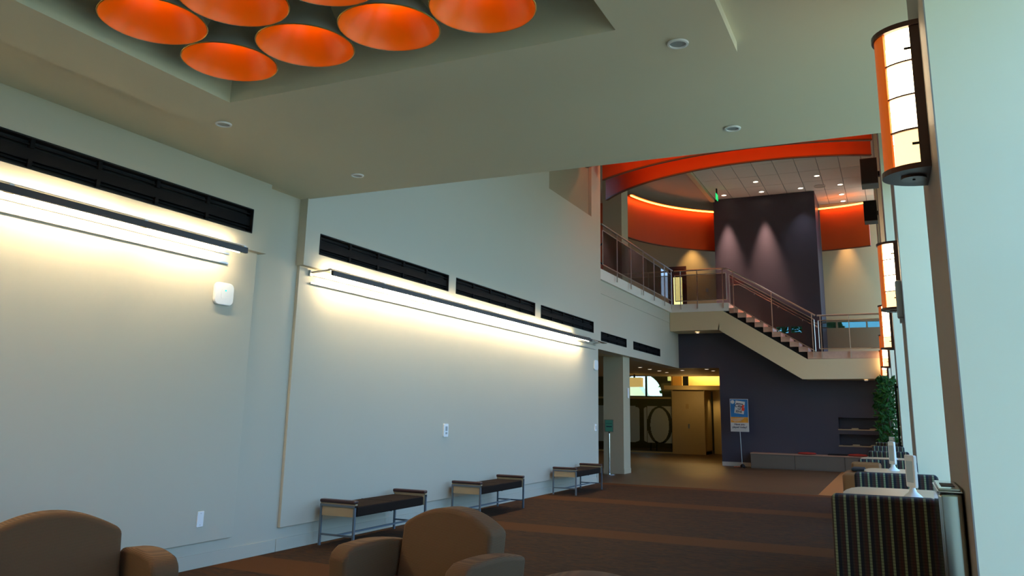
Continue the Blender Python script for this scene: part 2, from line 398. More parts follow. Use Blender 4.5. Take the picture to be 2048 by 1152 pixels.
# blue tower and lower blue wall
tw = MB().box(-5.33, -1.96, 28, 28.12, 0, 4.33).box(-5.33, -1.96, 28, 28.12, 4.55, 9.1)
for a, b in ((-5.33, -3.40), (-3.01, -2.94), (-2.59, -1.96)): tw.box(a, b, 28, 28.12, 4.33, 4.55)
tw.box(-5.33, -5.21, 28.12, 30, 0, 9.1).box(-2.08, -1.96, 28.12, 30, 2.85, 9.1)
struct('wall_tower', tw, bluem)
struct('wall_far', MB().box(-6.70, -5.33, 28, 28.12, 3.2, 5.0), bluem)
lb = MB().box(-1.96, .5, 28, 28.12, 1.63, 3.0).box(-1.96, -1.66, 28, 28.12, 0, 1.63).box(-.25, .5, 28, 28.12, 0, 1.63).box(-1.66, -.25, 28, 28.12, 0, .74).box(-1.66, -.25, 28, 28.12, 1.12, 1.24)
lb.box(-1.8, -.1, 28.45, 28.5, .6, 1.8).box(-1.70, -1.66, 28.12, 28.45, .7, 1.7).box(-.25, -.21, 28.12, 28.45, .7, 1.7).box(-1.7, -.2, 28.12, 28.45, 1.63, 1.67).box(-1.66, -.25, 28.12, 28.45, 1.12, 1.2).box(-1.66, -.25, 28.12, 28.45, .66, .74)
struct('wall_far', lb, bluem)
struct('trim_6', MB().box(-1.68, -.25, 27.97, 28.44, 1.24, 1.275).box(-1.69, -.25, 27.97, 28.44, .74, .775), wood)
struct('baseboard_far', MB().box(-5.33, -4.3, 27.985, 28.0, 0, .13), white)
# beige wall behind the stair with a strip window
bw = MB().box(-1.96, .5, 30, 30.15, 2.85, 4.66).box(-1.96, .5, 30, 30.15, 4.87, 9.1)
for a, b in ((-1.66, -1.60), (-.70, -.65), (-.28, .5)): bw.box(a, b, 30, 30.15, 4.66, 4.87)
struct('wall_far', bw, beigem)
w = struct('window_7', MB().box(-1.96, -.28, 30.02, 30.05, 4.655, 4.665), mull)
for a, b in ((-1.95, -1.66), (-1.60, -.70), (-.65, -.28)): MB().box(a, b, 30.06, 30.07, 4.66, 4.87).obj('pane', tinted, w)
w = struct('window_8', MB().box(-3.41, -2.58, 28.03, 28.06, 4.325, 4.335), mull)
for a, b in ((-3.40, -3.01), (-2.94, -2.59)): MB().box(a, b, 28.06, 28.07, 4.33, 4.55).obj('pane', tinted, w)
struct('wall_far', MB().box(-5.21, -3.9, 30, 30.1, 0, 9.1).box(-2.3, -2.08, 30, 30.1, 2.8, 9.1).box(-3.9, -2.3, 30, 30.1, 0, 4.2).box(-3.9, -2.3, 30, 30.1, 5.0, 9.1), bluem)
# upper wall with door behind the balcony
ub = MB().box(-13, -7.86, 31.5, 31.65, 5.2, 9.1).box(-7.15, -5.2, 31.5, 31.65, 5.2, 9.1).box(-7.86, -7.15, 31.5, 31.65, 7.42, 9.1)
struct('wall_far', ub, beigem)
d = struct('door_1', MB().box(-7.86, -7.78, 31.46, 31.6, 5.26, 7.42).box(-7.23, -7.15, 31.46, 31.6, 5.26, 7.42).box(-7.78, -7.23, 31.46, 31.6, 7.30, 7.42), doorm)
MB().box(-7.78, -7.68, 31.5, 31.55, 5.27, 7.30).box(-7.33, -7.23, 31.5, 31.55, 5.27, 7.30).box(-7.68, -7.33, 31.5, 31.55, 7.0, 7.30).box(-7.68, -7.33, 31.5, 31.55, 5.27, 5.55).obj('door_leaf', doorm, d)
MB().box(-7.68, -7.33, 31.52, 31.53, 5.55, 7.0).obj('pane', glass('door_glass', (.9, .9, .7)), d)
MB().tube([(-7.30, 31.47, 6.2), (-7.30, 31.43, 6.2), (-7.40, 31.43, 6.2)], .012).obj('door_handle', steel, d)
struct('wall_far', MB().box(-9, -6, 34, 34.1, 5.2, 9.1), mat('lit_room_paint', (.85, .78, .5), .7))
struct('wall_left', MB().box(-13.1, -13, 18.7, 32, 5.2, 9.1).box(-13, -6.9, 18.7, 18.8, 3.2, 9.1), beigem)

# lower hall beyond the opening
struct('wall_hall', MB().box(-16.1, -16, 18.7, 41, 0, 4.2).box(-16, -6.9, 18.7, 18.8, 0, 3.2), mat('hall_warm_paint', (.6, .46, .22), .7))
struct('wall_hall', MB().box(-5.33, -5.2, 28.12, 38, 0, 3.9).box(-5.33, -5.2, 38, 40.1, 0, 4.2), MATS['hall_warm_paint'])
struct('ceiling', MB().box(-16, -5.2, 34, 41, 3.9, 4.0).box(-16, -5.2, 34, 34.06, 3.24, 3.95), MATS['hall_soffit_paint'])
# dark far wall with half-round window
ah = MB(); cx, cz, rr = -11.55, 2.52, 1.10
ah.box(-16, -5.3, 40, 40.15, 0, cz).box(-16, cx-rr, 40, 40.15, cz, 3.9).box(cx+rr, -5.3, 40, 40.15, cz, 3.9)
arc = [(cx+rr*cos(t), cz+rr*sin(t)) for t in [pi*k/24 for k in range(25)]]
for k in range(24):
    (xa, za), (xb, zb) = arc[k], arc[k+1]
    ah.prism([(xa, za), (xb, zb), (xb, 3.9), (xa, 3.9)], 'Y', 40, 40.15)
struct('wall_hall', ah, darkroom)
w = struct('window_9', MB().box(cx+.25, cx+.33, 39.98, 40.08, cz, cz+1.06).box(cx-rr, cx+rr, 39.98, 40.1, cz-.05, cz), black)
MB().prism([(cx+1.1*cos(t), cz+1.1*sin(t)) for t in [pi*k/24 for k in range(25)]], 'Y', 40.05, 40.06).obj('pane', winglass, w)
# glass partition with giant frosted lettering
w = struct('window_10', MB().box(-12.5, -8.70, 34.98, 35.06, 0, .06).box(-12.5, -8.70, 34.98, 35.06, 2.28, 2.36).box(-8.74, -8.68, 34.98, 35.06, 0, 3.24).box(-10.63, -10.60, 34.99, 35.05, 2.36, 3.24), mat('partition_frame', (.42, .33, .13), .5))
MB().box(-12.5, -8.74, 35.015, 35.025, .06, 3.24).obj('pane', darkglass, w)
film = MB(); st = .025; z = .42
def inside(x, z):
    zc_, xc = 1.17, -9.28
    o = ((x-xc)/.56)**2 + ((z-zc_)/.80)**2; i2 = ((x-xc)/.41)**2 + ((z-zc_)/.72)**2
    if o < 1 and i2 > 1: return True
    xi = -10.08
    if abs(x-xi) < .105: return True
    s = abs(x-xi)
    if s < .26 and (z > 1.93-.012/(.02+max(0, s-.105))*.5*.3 or z < .44+.012/(.02+max(0, s-.105))*.5*.3): return True
    return False
while z < 1.95:
    x = -12.4; run = None
    while x < -8.75:
        ins = inside(x+st/2, z+st/2) or abs(x+9.86) < .013
        if not ins and run is None: run = x
        if ins and run is not None: film.box(run, x, 35.008, 35.014, z, z+st); run = None
        x += st
    if run is not None: film.box(run, -8.75, 35.008, 35.014, z, z+st)
    z += st
film.obj('frosted_lettering', frost, w)
# kiosk block, canopy, lit alcove
t = thing('wall_block', (-8.0, 34.9, 0), 'tall honey wood block wall under the canopy past the opening', 'partition')
MB().box(-.70, .69, 0, 1.2, .13, 2.62).obj('block', skinm, t)
MB().box(-.71, .70, -.01, 1.21, 0, .13).obj('plinth', skinm, t)
MB().box(-.10, .02, -.02, 0, 1.88, 2.08).obj('panel_plate', mat('tan_plate', (.42, .30, .12), .5), t)
MB().box(-.02, .05, -.02, 0, 1.07, 1.25).obj('call_plate', steel, t)
struct('trim_7', MB().box(-8.85, -5.4, 34.2, 36.6, 2.66, 2.83), skinm)
cw = struct('wall_hall', MB().box(-8.30, -6.45, 36.4, 36.5, 2.83, 3.9).box(-6.45, -6.35, 34.5, 36.5, 2.83, 3.9).box(-8.75, -8.30, 35.2, 35.3, 2.83, 3.9), mat('cove_paint', (.92, .74, .36), .7))
struct('wall_hall', MB().box(-7.20, -6.85, 36.2, 36.3, 0, 2.66).box(-7.33, -7.30, 34.95, 36.3, 0, 2.66).box(-6.85, -5.3, 36.0, 36.1, 0, 2.66), skinm)
t = tag(MB().box(-8.2, -6.5, 36.0, 36.06, 3.72, 3.78).obj('cove_tube', wallcove_e), 'warm hidden cove tube above the wood canopy', 'light')
t = thing('box_lamp', (-9.55, 32.2, 2.7), 'square warm lampshade hanging just right of the column', 'lamp')
MB().box(-.32, .32, -.16, .16, 0, .36).obj('lamp_shade', mat('cream_shade', (.8, .62, .25), .6, emit=(1, .68, .2), es=.45), t)
MB().box(-.03, .03, -.03, .03, .36, .5).obj('stem', black, t)
t = thing('exit_sign', (-8.62, 34.1, 3.02), 'small pale lit sign hanging at the left end of the glowing alcove', 'sign')
MB().box(-.03, .10, -.03, .03, 0, .17).obj('sign_face', mat('pale_sign', (.8, .8, .4), .5, emit=(.8, 1, .3), es=.5), t)
MB().box(.0, .06, -.02, .02, .17, .22).parts('bracket', steel, t)
t = thing('low_table', (-9.6, 37, 0), 'dark low table seen through the lettered glass', 'table')
MB().box(-.75, .75, -.3, .3, .38, .44).obj('tabletop', black, t)
for x in (-.62, -.35, .35, .62): MB().bar((x, 0, .38), (x*1.04, 0, 0), .04, .04).obj('leg', black, t)
# ground and trees outside
struct('ground', MB().box(-80, 90, -70, 110, -.4, -.15), grass)
def tree(x, y, h, r, label, n=1500):
    t = thing('tree', (x, y, -.15), label, 'tree', 'trees outside')
    MB().tube([(0, 0, 0), (.1, 0, h*.45), (0, .1, h*.8)], [.2, .14, .05]).obj('trunk', trunk, t)
    l = MB()
    for i in range(n):
        a = random.random()*2*pi; b = math.acos(random.uniform(-1, 1)); q = r*random.uniform(.45, 1)**.5
        p = Vector((q*cos(a)*sin(b), q*sin(a)*sin(b), h*.72+q*.8*cos(b)))
        s = random.uniform(.10, .2); u = Vector([random.uniform(-1, 1) for _ in range(3)]).normalized()*s; v = u.orthogonal().normalized()*s*.6
        l.add([p-u, p-v, p+u, p+v], [(0, 1, 2, 3)])
    o = l.obj('foliage', leafm, t); o['kind'] = 'stuff'
tree(-2.62, 41, 8.1, .7, 'green tree outside seen through the left end of the upper strip window')
tree(-3.85, 36, 7.3, .85, 'green tree outside seen through the two small stair windows', 330)
tree(-10.9, 47, 4.7, 1.5, 'tree outside seen through the half round window', 700)
struct('wall_outside', MB().prism([(-30, 0), (-12.2, 0), (-12.4, 2.2), (-13.2, 3.3), (-15, 4.2), (-30, 4.6)], 'Y', 45, 46), mat('sunlit_stucco', (.95, .92, .80), .8, emit=None))

# ================================================================= LEFT WALL FITTINGS
def vent(y0, y1, X, z0, z1, label, group):
    t = thing('wall_vent', (X, (y0+y1)/2, z0), label, 'vent', group)
    L = (y1-y0)/2; h = z1-z0; dp = .10
    MB().box(-dp, -dp+.012, -L, L, 0, h).obj('back_plate', blackrec, t)
    MB().box(-dp, .004, -L, L, -.004, .008).box(-dp, .004, -L, L, h-.008, h+.004).box(-dp, .004, -L-.004, -L+.008, 0, h).box(-dp, .004, L-.008, L+.004, 0, h).parts('frame', black, t)
    s = MB().box(-.06, -.03, -L+.01, L-.01, h*.30, h*.68).obj('slat', mat('charcoal_metal', (.006, .006, .007), .7, spec=.1), t)
    for z in (.20, .80):
        MB().box(-.05, -.025, -L+.01, L-.01, h*z-.006, h*z+.006).obj('slat', MATS['charcoal_metal'], t)
    n = max(2, int(2*L/.62))
    for k in range(1, n):
        y = -L + 2*L*k/n
        MB().box(-.045, -.012, y-.02, y+.02, .01, h*.32).box(-.045, -.012, y-.02, y+.02, h*.68, h-.01).parts('bracket', MATS['charcoal_metal'], t)
    return t
g = 'black slot vents along the left wall'
vent(.2, 6.70, FX, 3.50, 3.77, 'long black slot vent at the upper left edge of the near wall', g)
vent(7.89, 11.16, FX, 3.48, 3.74, 'longest black slot vent on the second wall section, left of three', g)
vent(11.41, 14.67, FX, 3.48, 3.74, 'middle black slot vent above the long wall light', g)
vent(14.97, 18.18, FX, 3.48, 3.74, 'third black slot vent, near the far end of the long wall light', g)
vent(19.55, 21.87, -6.70, 3.43, 3.66, 'short black slot vent above the column past the wall end', g)
vent(22.53, 25.5, -6.70, 3.43, 3.66, 'farthest black slot vent, beside the blue wall', g)

def wall_light(y0, y1, label, breaks, e0, e1):
    t = thing('wall_light', (PX, (y0+y1)/2, 3.18), label, 'wall light', 'linear wall washer lights')
    m0 = (y0+y1)/2
    # front shield, held out from the wall
    MB().box(.255, .29, y0+e0-m0, y1-e1-m0, .030, .085).box(.195, .29, y0+e0-m0, y1-e1-m0, .085, .090).parts('shield', mat('dark_shield', (.035, .022, .018), .4), t)
    MB().box(.200, .250, y0+e0-m0, y1-e1-m0, .112, .118).obj('top_rail', steel, t)
    MB().box(.015, .030, y0-m0, y1-m0, -.075, -.055).obj('lower_rail', steel, t)
    MB().box(.0, .03, y0-m0, y1-m0, .03, .05).obj('wall_rail', steel, t)
    n = 1+int((y1-y0)/1.35)
    for k in range(n):
        a = y0+e0 + (y1-y0-e0-e1)*k/n + .05 - m0; b = y0+e0 + (y1-y0-e0-e1)*(k+1)/n - .05 - m0
        MB().tube([(.215, a, .045), (.215, b, .045)], .013, 8).obj('tube', warm_e, t)
        MB().box(.0, .25, b+.03, b+.07, .10, .112).parts('bracket', steel, t)
    MB().bar((.0, y0-m0, .06), (.27, y0+e0-m0, .10), .03, .02).obj('end_bracket', steel, t)
    MB().box(0, .03, y0-.02-m0, y0+.02-m0, .02, .09).obj('end_block', steel, t)
    return t
wall_light(-1.4, 6.45, 'long linear light with dark shield on the near left wall under the long vent', 0, .1, .0)
wall_light(7.83, 18.5, 'long linear light with dark shield on the second wall section above the benches', 0, .10, 1.0)
t = thing('light_end_rail', (PX, 17.9, 3.20), 'bright steel rail end projecting at the far end of the second wall light', 'rail')
MB().box(.16, .26, -1.2, .75, .06, .075).obj('rail', chrome, t); MB().box(0, .16, -.1, -.06, .04, .06).parts('bracket', steel, t); MB().box(0, .16, .5, .54, .04, .06).parts('bracket', steel, t)

def rrect(w, h, r, n=5):
    P = []
    for cx_, cy_, a0 in ((w/2-r, h/2-r, 0), (-w/2+r, h/2-r, 90), (-w/2+r, -h/2+r, 180), (w/2-r, -h/2+r, 270)):
        for k in range(n+1): P.append((cx_+r*cos(R(a0+90*k/n)), cy_+r*sin(R(a0+90*k/n))))
    return P
t = thing('access_point', (PX, 6.43, 2.78), 'square white wireless access point with green light on the near left wall', 'access point')
MB().prism(rrect(.27, .24, .06), 'X', 0, .035).obj('housing', plast, t, bevel=.008)
MB().prism(rrect(.10, .10, .02), 'X', .035, .038).obj('cover', plast, t)
MB().prism(rrect(.02, .016, .006), 'X', .038, .041).obj('status_light', led_e, t).location = (0, .01, .035)
t = thing('access_point', (PX, 18.52, 2.74), 'white access point at the far end of the left wall, left of the column', 'access point')
MB().prism(rrect(.27, .24, .06), 'X', 0, .035).obj('housing', plast, t, bevel=.008)
t = thing('wall_switch', (PX, 11.36, 1.30), 'small grey thermostat plate on the white wall above the second bench', 'switch')
MB().prism(rrect(.14, .20, .015), 'X', 0, .02).obj('plate', plast, t)
MB().box(.02, .024, -.025, .035, -.01, .06).obj('screen', greyp, t); MB().box(.02, .026, -.02, .03, -.06, -.03).obj('button', greyp, t)
t = thing('wall_switch', (PX, 18.5, 1.28), 'small switch plate at the far end of the white wall', 'switch')
MB().prism(rrect(.12, .16, .015), 'X', 0, .02).obj('plate', plast, t); MB().box(.02, .026, -.015, .015, -.04, .04).obj('button', greyp, t)
t = thing('outlet', (PX, 6.42, .48), 'white outlet plate low on the near left wall', 'outlet')
MB().prism(rrect(.085, .15, .008), 'X', 0, .008).obj('plate', plast, t, bevel=.003)
for z in (.055, -.055): MB().tube([(.008, 0, z), (.010, 0, z)], .004).obj('screw', steel, t)
t = thing('column_switch', (-6.84, 22.4, 2.05), 'slim plate on the right face of the column', 'switch')
MB().box(0, .02, -.06, .06, 0, .28).obj('plate', plast, t)

# ================================================================= BENCHES
def bench(y0, y1, label):
    L = y1-y0; t = thing('bench', (-6.125, (y0+y1)/2, 0), label, 'bench', 'upholstered benches along the left wall')
    h = L/2; w = .255
    s = MB().box(-w+.01, w-.01, -h+.06, h-.06, .345, .465).obj('seat_cushion', fabdark, t, bevel=.018)
    MB().box(-w+.02, w-.02, -.004, .004, .34, .468).obj('seam', black, t)
    for sy in (-1, 1):
        e = sy*(h-.02)
        MB().box(-w+.02, w-.02, e-.014, e+.014, .345, .475).obj('end_panel', wood, t)
        MB().box(-w, w, e-.022, e+.022, .478, .495).obj('arm_rail', wood, t)
        MB().box(-w, w, e-.045, e+.045, .495, .535).obj('arm_pad', winem, t, bevel=.014)
        for sx in (-1, 1):
            x = sx*(w-.012)
            MB().box(x-.012, x+.012, e-.014+sy*.016, e+.014+sy*.016, 0, .478).obj('leg', leg_m, t)
        MB().box(-w, w, e-.012+sy*.016, e+.012+sy*.016, .453, .478).obj('top_bar', leg_m, t)
        MB().box(-w+.02, w-.02, e-.010+sy*.016, e+.010+sy*.016, .118, .138).obj('cross_bar', leg_m, t)
    MB().box(-.012, .012, -h, h, .118, .138).obj('stretcher', leg_m, t)
    return t
bench(8.25, 9.88, 'dark brown upholstered bench nearest the camera against the white wall')
bench(11.5, 13.13, 'dark brown upholstered bench, middle of the three along the wall')
bench(15.68, 17.27, 'dark brown upholstered bench farthest along the wall, by the column')

# ================================================================= TAN ARMCHAIRS
def armchair(loc, rz, label):
    t = thing('armchair', loc, label, 'armchair', 'tan club armchairs', rz)
    bw_, at, dp = .82, .17, .86     # back width, arm thickness, depth
    # back: arched slab, leaning
    n = 18; top = []
    for k in range(n+1):
        x = -bw_/2 + bw_*k/n; top.append((x, .92 - .13*(2*x/bw_)**2))
    pts = [(-bw_/2, .12)] + top + [(bw_/2, .12)]
    b = MB().prism(pts, 'Y', .20, .40)
    b.v = [(x, y + (z-.4)*.16 - .05*(1-(2*x/bw_)**2)*0, z) for x, y, z in b.v]
    b.obj('backrest', tanm, t, bevel=.035, seg=3)
    for s in (-1, 1):
        P = [(.36, .10), (.40, .655)] + [(.36-.60*k/10, .66+.025*sin(pi*k/10)) for k in range(1, 10)] + [(-.245, .63), (-.27, .57), (-.26, .10)]
        a = MB().prism(P, 'X', s*(bw_/2)+(-.0 if s > 0 else -at), s*(bw_/2)+(at if s > 0 else 0))
        a.v = [(x*(1+.06*(z-.1)/.5 if z > .1 else 1), y, z) for x, y, z in a.v]
        a.obj('arm', tanm, t, bevel=.035, seg=3)
    MB().box(-bw_/2+.005, bw_/2-.005, -.29, .24, .24, .44).obj('seat_cushion', tanm, t, bevel=.04, seg=3)
    MB().box(-bw_/2, bw_/2, -.24, .36, .10, .25).obj('base', tanm, t)
    for sx in (-1, 1):
        for sy in (-.18, .30): MB().lathe([(0, 0), (.022, 0), (.03, .11), (0, .11)], (sx*.42, sy, 0), 12).obj('foot', doorm, t)
    return t
armchair((-3.00, 4.98, 0), R(-11), 'tan armchair at bottom centre, facing the camera, in front of the first bench')
armchair((-4.62, 3.53, 0), R(67), 'tan armchair cut by the bottom left corner of the picture')
armchair((-1.19, 3.15, 0), R(10), 'tan armchair with only its curved top showing at the bottom edge')

# ================================================================= PENDANT CLUSTER
def shade_prof():
    # bell: narrow neck at the top flaring to a wide rim at z = 0
    return [(.335, 0), (.325, .03), (.29, .085), (.24, .15), (.19, .22), (.155, .30), (.135, .40), (.13, .52)]
pr_ = shade_prof()
def pendant(x, y, label):
    t = thing('pendant_lamp', (x, y, 4.07), label, 'pendant lamp', 'orange bell pendants in the ceiling recess')
    MB().lathe([(a+.004, b) for a, b in pr_] + [(.13, .56), (0, .56)], n=40).obj('shade', mat('spun_aluminium', (.66, .65, .62), .30, .6), t, smooth=True)
    MB().lathe([(a-.002, b) for a, b in pr_] + [(0, .53)], n=40).obj('shade_lining', orin, t, smooth=True)
    MB().lathe([(.337, 0), (.341, .004), (.337, .008), (.331, .004)], n=40, close=True).obj('rim', mat('gold_rim', (.6, .38, .08), .3, .8), t, smooth=True)
    MB().lathe([(0, .20), (.03, .21), (.045, .25), (.03, .30), (.015, .33), (0, .33)], n=16).obj('bulb', bulb_e, t, smooth=True)
    MB().tube([(0, 0, .33), (0, 0, .52)], .018).obj('socket', steel, t)
    MB().tube([(0, 0, .56), (0, 0, 1.028)], .012).obj('stem', steel, t)
    return t
P0 = None
rows = ['front', 'second', 'third', 'fourth', 'fifth']
cols_ = ['leftmost', 'second from left', 'third from left', 'fourth from left']
for j in range(5):
    for i in range(4):
        x = -4.25 + i*.695 + .0; y = 4.09 - j*.69
        lab = 'orange lined bell pendant, %s of the %s row counted from the tall hall' % (cols_[i], rows[j])
        if P0 is None: P0 = pendant(x, y, lab)
        else: dup(P0, (x, y, 4.07), label=lab)

# recessed ceiling cans
def can(x, y, z, label, group, r=.06, glow=False):
    t = thing('ceiling_sensor' if not glow else 'downlight', (x, y, z), label, 'sensor' if not glow else 'downlight', group)
    MB().lathe([(r, 0), (r+.012, -.003), (r+.010, -.014), (r-.004, -.016), (r-.006, 0)], n=24, close=True).obj('trim_ring', plast, t, smooth=True)
    MB().lathe([(0, -.006), (r-.006, -.006), (r-.006, 0), (0, 0)], n=24).obj('lens', down_e if glow else greyp, t)
    return t
for (x, y, z, lab) in ((-5.22, 5.02, zr, 'small round fitting in the dropped ceiling ring left of the pendants'), (-1.15, 5.0, zr, 'small round fitting in the dropped ceiling ring right of the pendants'),
                    (-5.2, 6.99, ZC, 'small round fitting in the low ceiling above the second wall light'), (-1.14, 7.01, ZC, 'small round fitting in the low ceiling near the big sconce')):
    can(x, y, z, lab, 'round fittings in the low ceiling')
for (x, y, lab) in ((-3.6, 26.2, 'lit downlight in the tiled ceiling, nearer of two above the tower middle'), (-3.6, 27.5, 'lit downlight directly before the middle of the blue tower'), (-2.34, 27.5, 'bright lit downlight before the right part of the blue tower'),
                    (-1.72, 26.2, 'lit downlight nearer than the round ceiling speaker'), (-1.11, 27.5, 'lit downlight right of the round ceiling speaker'), (-1.14, 28.8, 'lit downlight right of the tower, middle of three in line'), (-1.14, 29.75, 'lit downlight farthest back, right of the tower'), (-4.86, 27.5, 'lit downlight beside the green exit sign')):
    can(x, y, 9.112, lab, 'downlights in the tiled ceiling', .085, True)
t = thing('ceiling_speaker', (-1.74, 27.5, 9.112), 'round grey speaker grille in the tiled ceiling', 'speaker')
MB().lathe([(0, -.008), (.17, -.008), (.19, 0), (0, 0)], n=28).obj('grille', greyc, t)
MB().lathe([(.19, 0), (.205, -.012), (.18, -.012)], n=28, close=True).obj('ring', tilec, t)
for (x, y, lab) in ((-7.86, 27.2, 'nearest soffit downlight past the opening, by the lintel'), (-7.85, 28.4, 'second soffit downlight in the left line'), (-7.8, 29.5, 'third soffit downlight in the left line'), (-7.8, 30.6, 'fourth soffit downlight in the left line'), (-6.87, 29.2, 'soffit downlight in the middle line before the canopy'), (-5.85, 28.5, 'soffit downlight nearest the blue wall opening'), (-5.85, 29.6, 'soffit downlight behind, near the blue wall')):
    can(x, y, 3.2, lab, 'downlights in the lower soffit', .07, True)
can(-5.9, 27.4, 4.356, 'downlight under the stair platform', 'stair downlights', .06, True)
can(-.75, 27.4, 2.772, 'downlight under the lower stair landing', 'stair downlights', .06, True)

# ================================================================= RIGHT WALL
def sconce(y, label):
    x = wx(y); t = thing('wall_sconce', (x, y, 2.82), label, 'wall sconce', 'half round sconces on the piers', R(.92))
    p, hw, H = .215, .175, .76
    def E(k, s=1., a0=-90, a1=90, n=20):   # half-ellipse bulging to -X
        return [(-p*s*cos(R(a0+(a1-a0)*q/n)), hw*s*sin(R(a0+(a1-a0)*q/n))) for q in range(n+1)]
    MB().prism(E(0, 1.06), 'Z', 0, .028).obj('bottom_cap', bronze, t)
    MB().prism(E(0, 1.06), 'Z', H, H+.028).obj('top_cap', bronze, t)
    MB().lathe([(0, -.010), (.06, -.010), (.06, 0), (0, 0)], (-.08, 0, 0), 20).obj('cap_disc', mat('bronze_disc', (.11, .045, .03), .3, .5), t)
    MB().lathe([(0, -.014), (.007, -.014), (.007, -.010), (0, -.010)], (-.08, 0, 0), 10).obj('screw', black, t)
    def shell(a0, a1, s0, s1, z0, z1):
        o_ = E(0, s1, a0, a1, 12); i_ = E(0, s0, a0, a1, 12)
        return MB().prism(o_ + i_[::-1], 'Z', z0, z1)
    # curved white diffusers on both flanks, orange fin in the middle, bronze sides at the wall
    for s in (-1, 1):
        a0, a1 = (-76, -36) if s < 0 else (36, 76)
        for k in range(4):
            z0 = .028 + (H-.028)*k/4; z1 = .028 + (H-.028)*(k+1)/4
            shell(a0, a1, .90, .93, z0+.002, z1-.002).obj('diffuser', sconce_low if k == 0 else sconce_e, t)
        for k in range(1, 4):
            z0 = .028 + (H-.028)*k/4
            shell(a0, a1, .90, 1.0, z0-.004, z0+.004).obj('rib', bronze, t)
        b0, b1 = (-90, -76) if s < 0 else (76, 90)
        shell(b0, b1, .80, 1.0, .028, H).obj('side_panel', bronze, t)
        q = E(0, 1.0, b0 if s > 0 else b1, b0 if s > 0 else b1, 1)[0]
        for z in (.13, H-.12): MB().tube([(q[0], q[1], z), (q[0]-.03, q[1]*.98, z)], .007).obj('pin', black, t)
    shell(-36, 36, .95, 1.0, .028, H).obj('centre_fin', mat('orange_acrylic', (.85, .16, .01), .4, emit=(1, .16, .005), es=.30), t)
    return t
S = 4.5
for k, lab in enumerate(('nearest and largest half round lit sconce, high on the first pier', 'second lit sconce along the window piers', 'third lit sconce along the piers', 'fourth lit sconce, small, above the plant', 'farthest lit sconce, just above the potted tree')):
    y = 4.47 + k*5.72
    sconce(min(y, 26.55), lab)
# can on the pier
t = thing('trash_can', (.193, 4.2, 0), 'tall slim stainless steel trash can with a flat top, by the first pier', 'trash can')
w_, d_ = .048, .55
MB().box(-w_, w_, 0, d_, .02, 1.285).obj('body', mat('polished_steel', (.55, .60, .58), .14, 1), t, bevel=.02, seg=3)
MB().box(-w_+.012, w_-.012, .012, d_-.01, 0, .02).obj('plinth', black, t)
MB().box(-w_-.003, w_+.003, -.004, d_, 1.285, 1.293).obj('rim', chrome, t, bevel=.003)
MB().box(-w_+.004, w_-.004, .004, d_-.008, 1.293, 1.304).obj('lid', MATS['polished_steel'], t, bevel=.004)
MB().box(-w_+.02, w_-.02, .12, .34, 1.304, 1.306).obj('slot', black, t)
# wall phone on pier 2 and pull bar on pier 3
t = thing('wall_device', (wx(9.9), 9.9, 2.70), 'grey wall device on the second pier below its sconce', 'alarm')
MB().box(-.07, 0, -.07, .07, 0, .42).obj('housing', greyp, t, bevel=.02); MB().box(-.05, -.01, -.05, .05, -.05, .0).obj('mount', greyp, t)
t = thing('pull_bar', (wx(15.6), 15.6, 1.05), 'long dark vertical bar on the third pier', 'bar')
MB().tube([(-.045, 0, .05), (-.045, 0, 1.15)], .016).obj('bar', black, t)
for z in (.1, 1.1): MB().tube([(0, 0, z), (-.05, 0, z)], .02).obj('mount', black, t)
# dark boxes high on the window wall
for (y, z, lab) in ((17.6, 6.3, 'larger dark box speaker high on the window wall under the orange ring'), (22.6, 6.65, 'smaller dark box speaker high on the window wall, farther back')):
    t = thing('wall_speaker', (wx(y)-.02, y, z), lab, 'speaker', 'dark wall speakers')
    MB().box(-.32, 0, -.22, .22, 0, .55).obj('cabinet', mat('dark_brown_speaker', (.07, .05, .04), .6), t, bevel=.01)
    MB().box(-.31, -.01, -.232, -.22, .02, .53).obj('grille', blackrec, t)
    MB().box(0, .04, -.05, .05, .2, .3).parts('bracket', black, t)

# ================================================================= STRIPED SEATING AND TABLES
def striped_chair(y, x0, x1, label, arms=False):
    w = (x1-x0)/2; t = thing('lounge_chair', ((x0+x1)/2, y, 0), label, 'lounge chair', 'striped high back lounge chairs by the windows', R(.5))
    b = MB().box(-w, w, 0, .13, .14, 1.185)
    b.v = [(x, yy+(z-.5)*.03, z) for x, yy, z in b.v]
    b.obj('backrest', stripes, t, bevel=.028, seg=3)
    MB().box(-w+.06, w-.06, .12, .62, .30, .47).obj('seat_cushion', stripes, t, bevel=.03)
    MB().box(-w+.02, w-.02, .10, .60, .12, .31).obj('base', tanl, t)
    for s in (-1, 1):
        MB().box(s*w-(.06 if s > 0 else 0), s*w+(0 if s > 0 else .06), .13, .64, .12, .66).obj('arm', tanl, t, bevel=.02)
        for q in (.05, .56): MB().lathe([(0, 0), (.018, 0), (.022, .14), (0, .14)], (s*(w-.05), q, 0), 10).obj('foot', steel, t)
    return t
striped_chair(5.0, -.365, .170, 'striped high back chair nearest the camera, beside the steel trash can')
striped_chair(7.15, -.335, .262, 'second striped chair back, behind the near table')
striped_chair(9.5, -.40, .165, 'third striped chair back along the windows')
striped_chair(12.0, -.37, .125, 'fourth striped chair back along the windows')
striped_chair(14.3, -.38, .085, 'fifth striped chair back, second to last in the row')
striped_chair(16.6, -.38, .050, 'farthest striped chair back, in front of the potted tree')

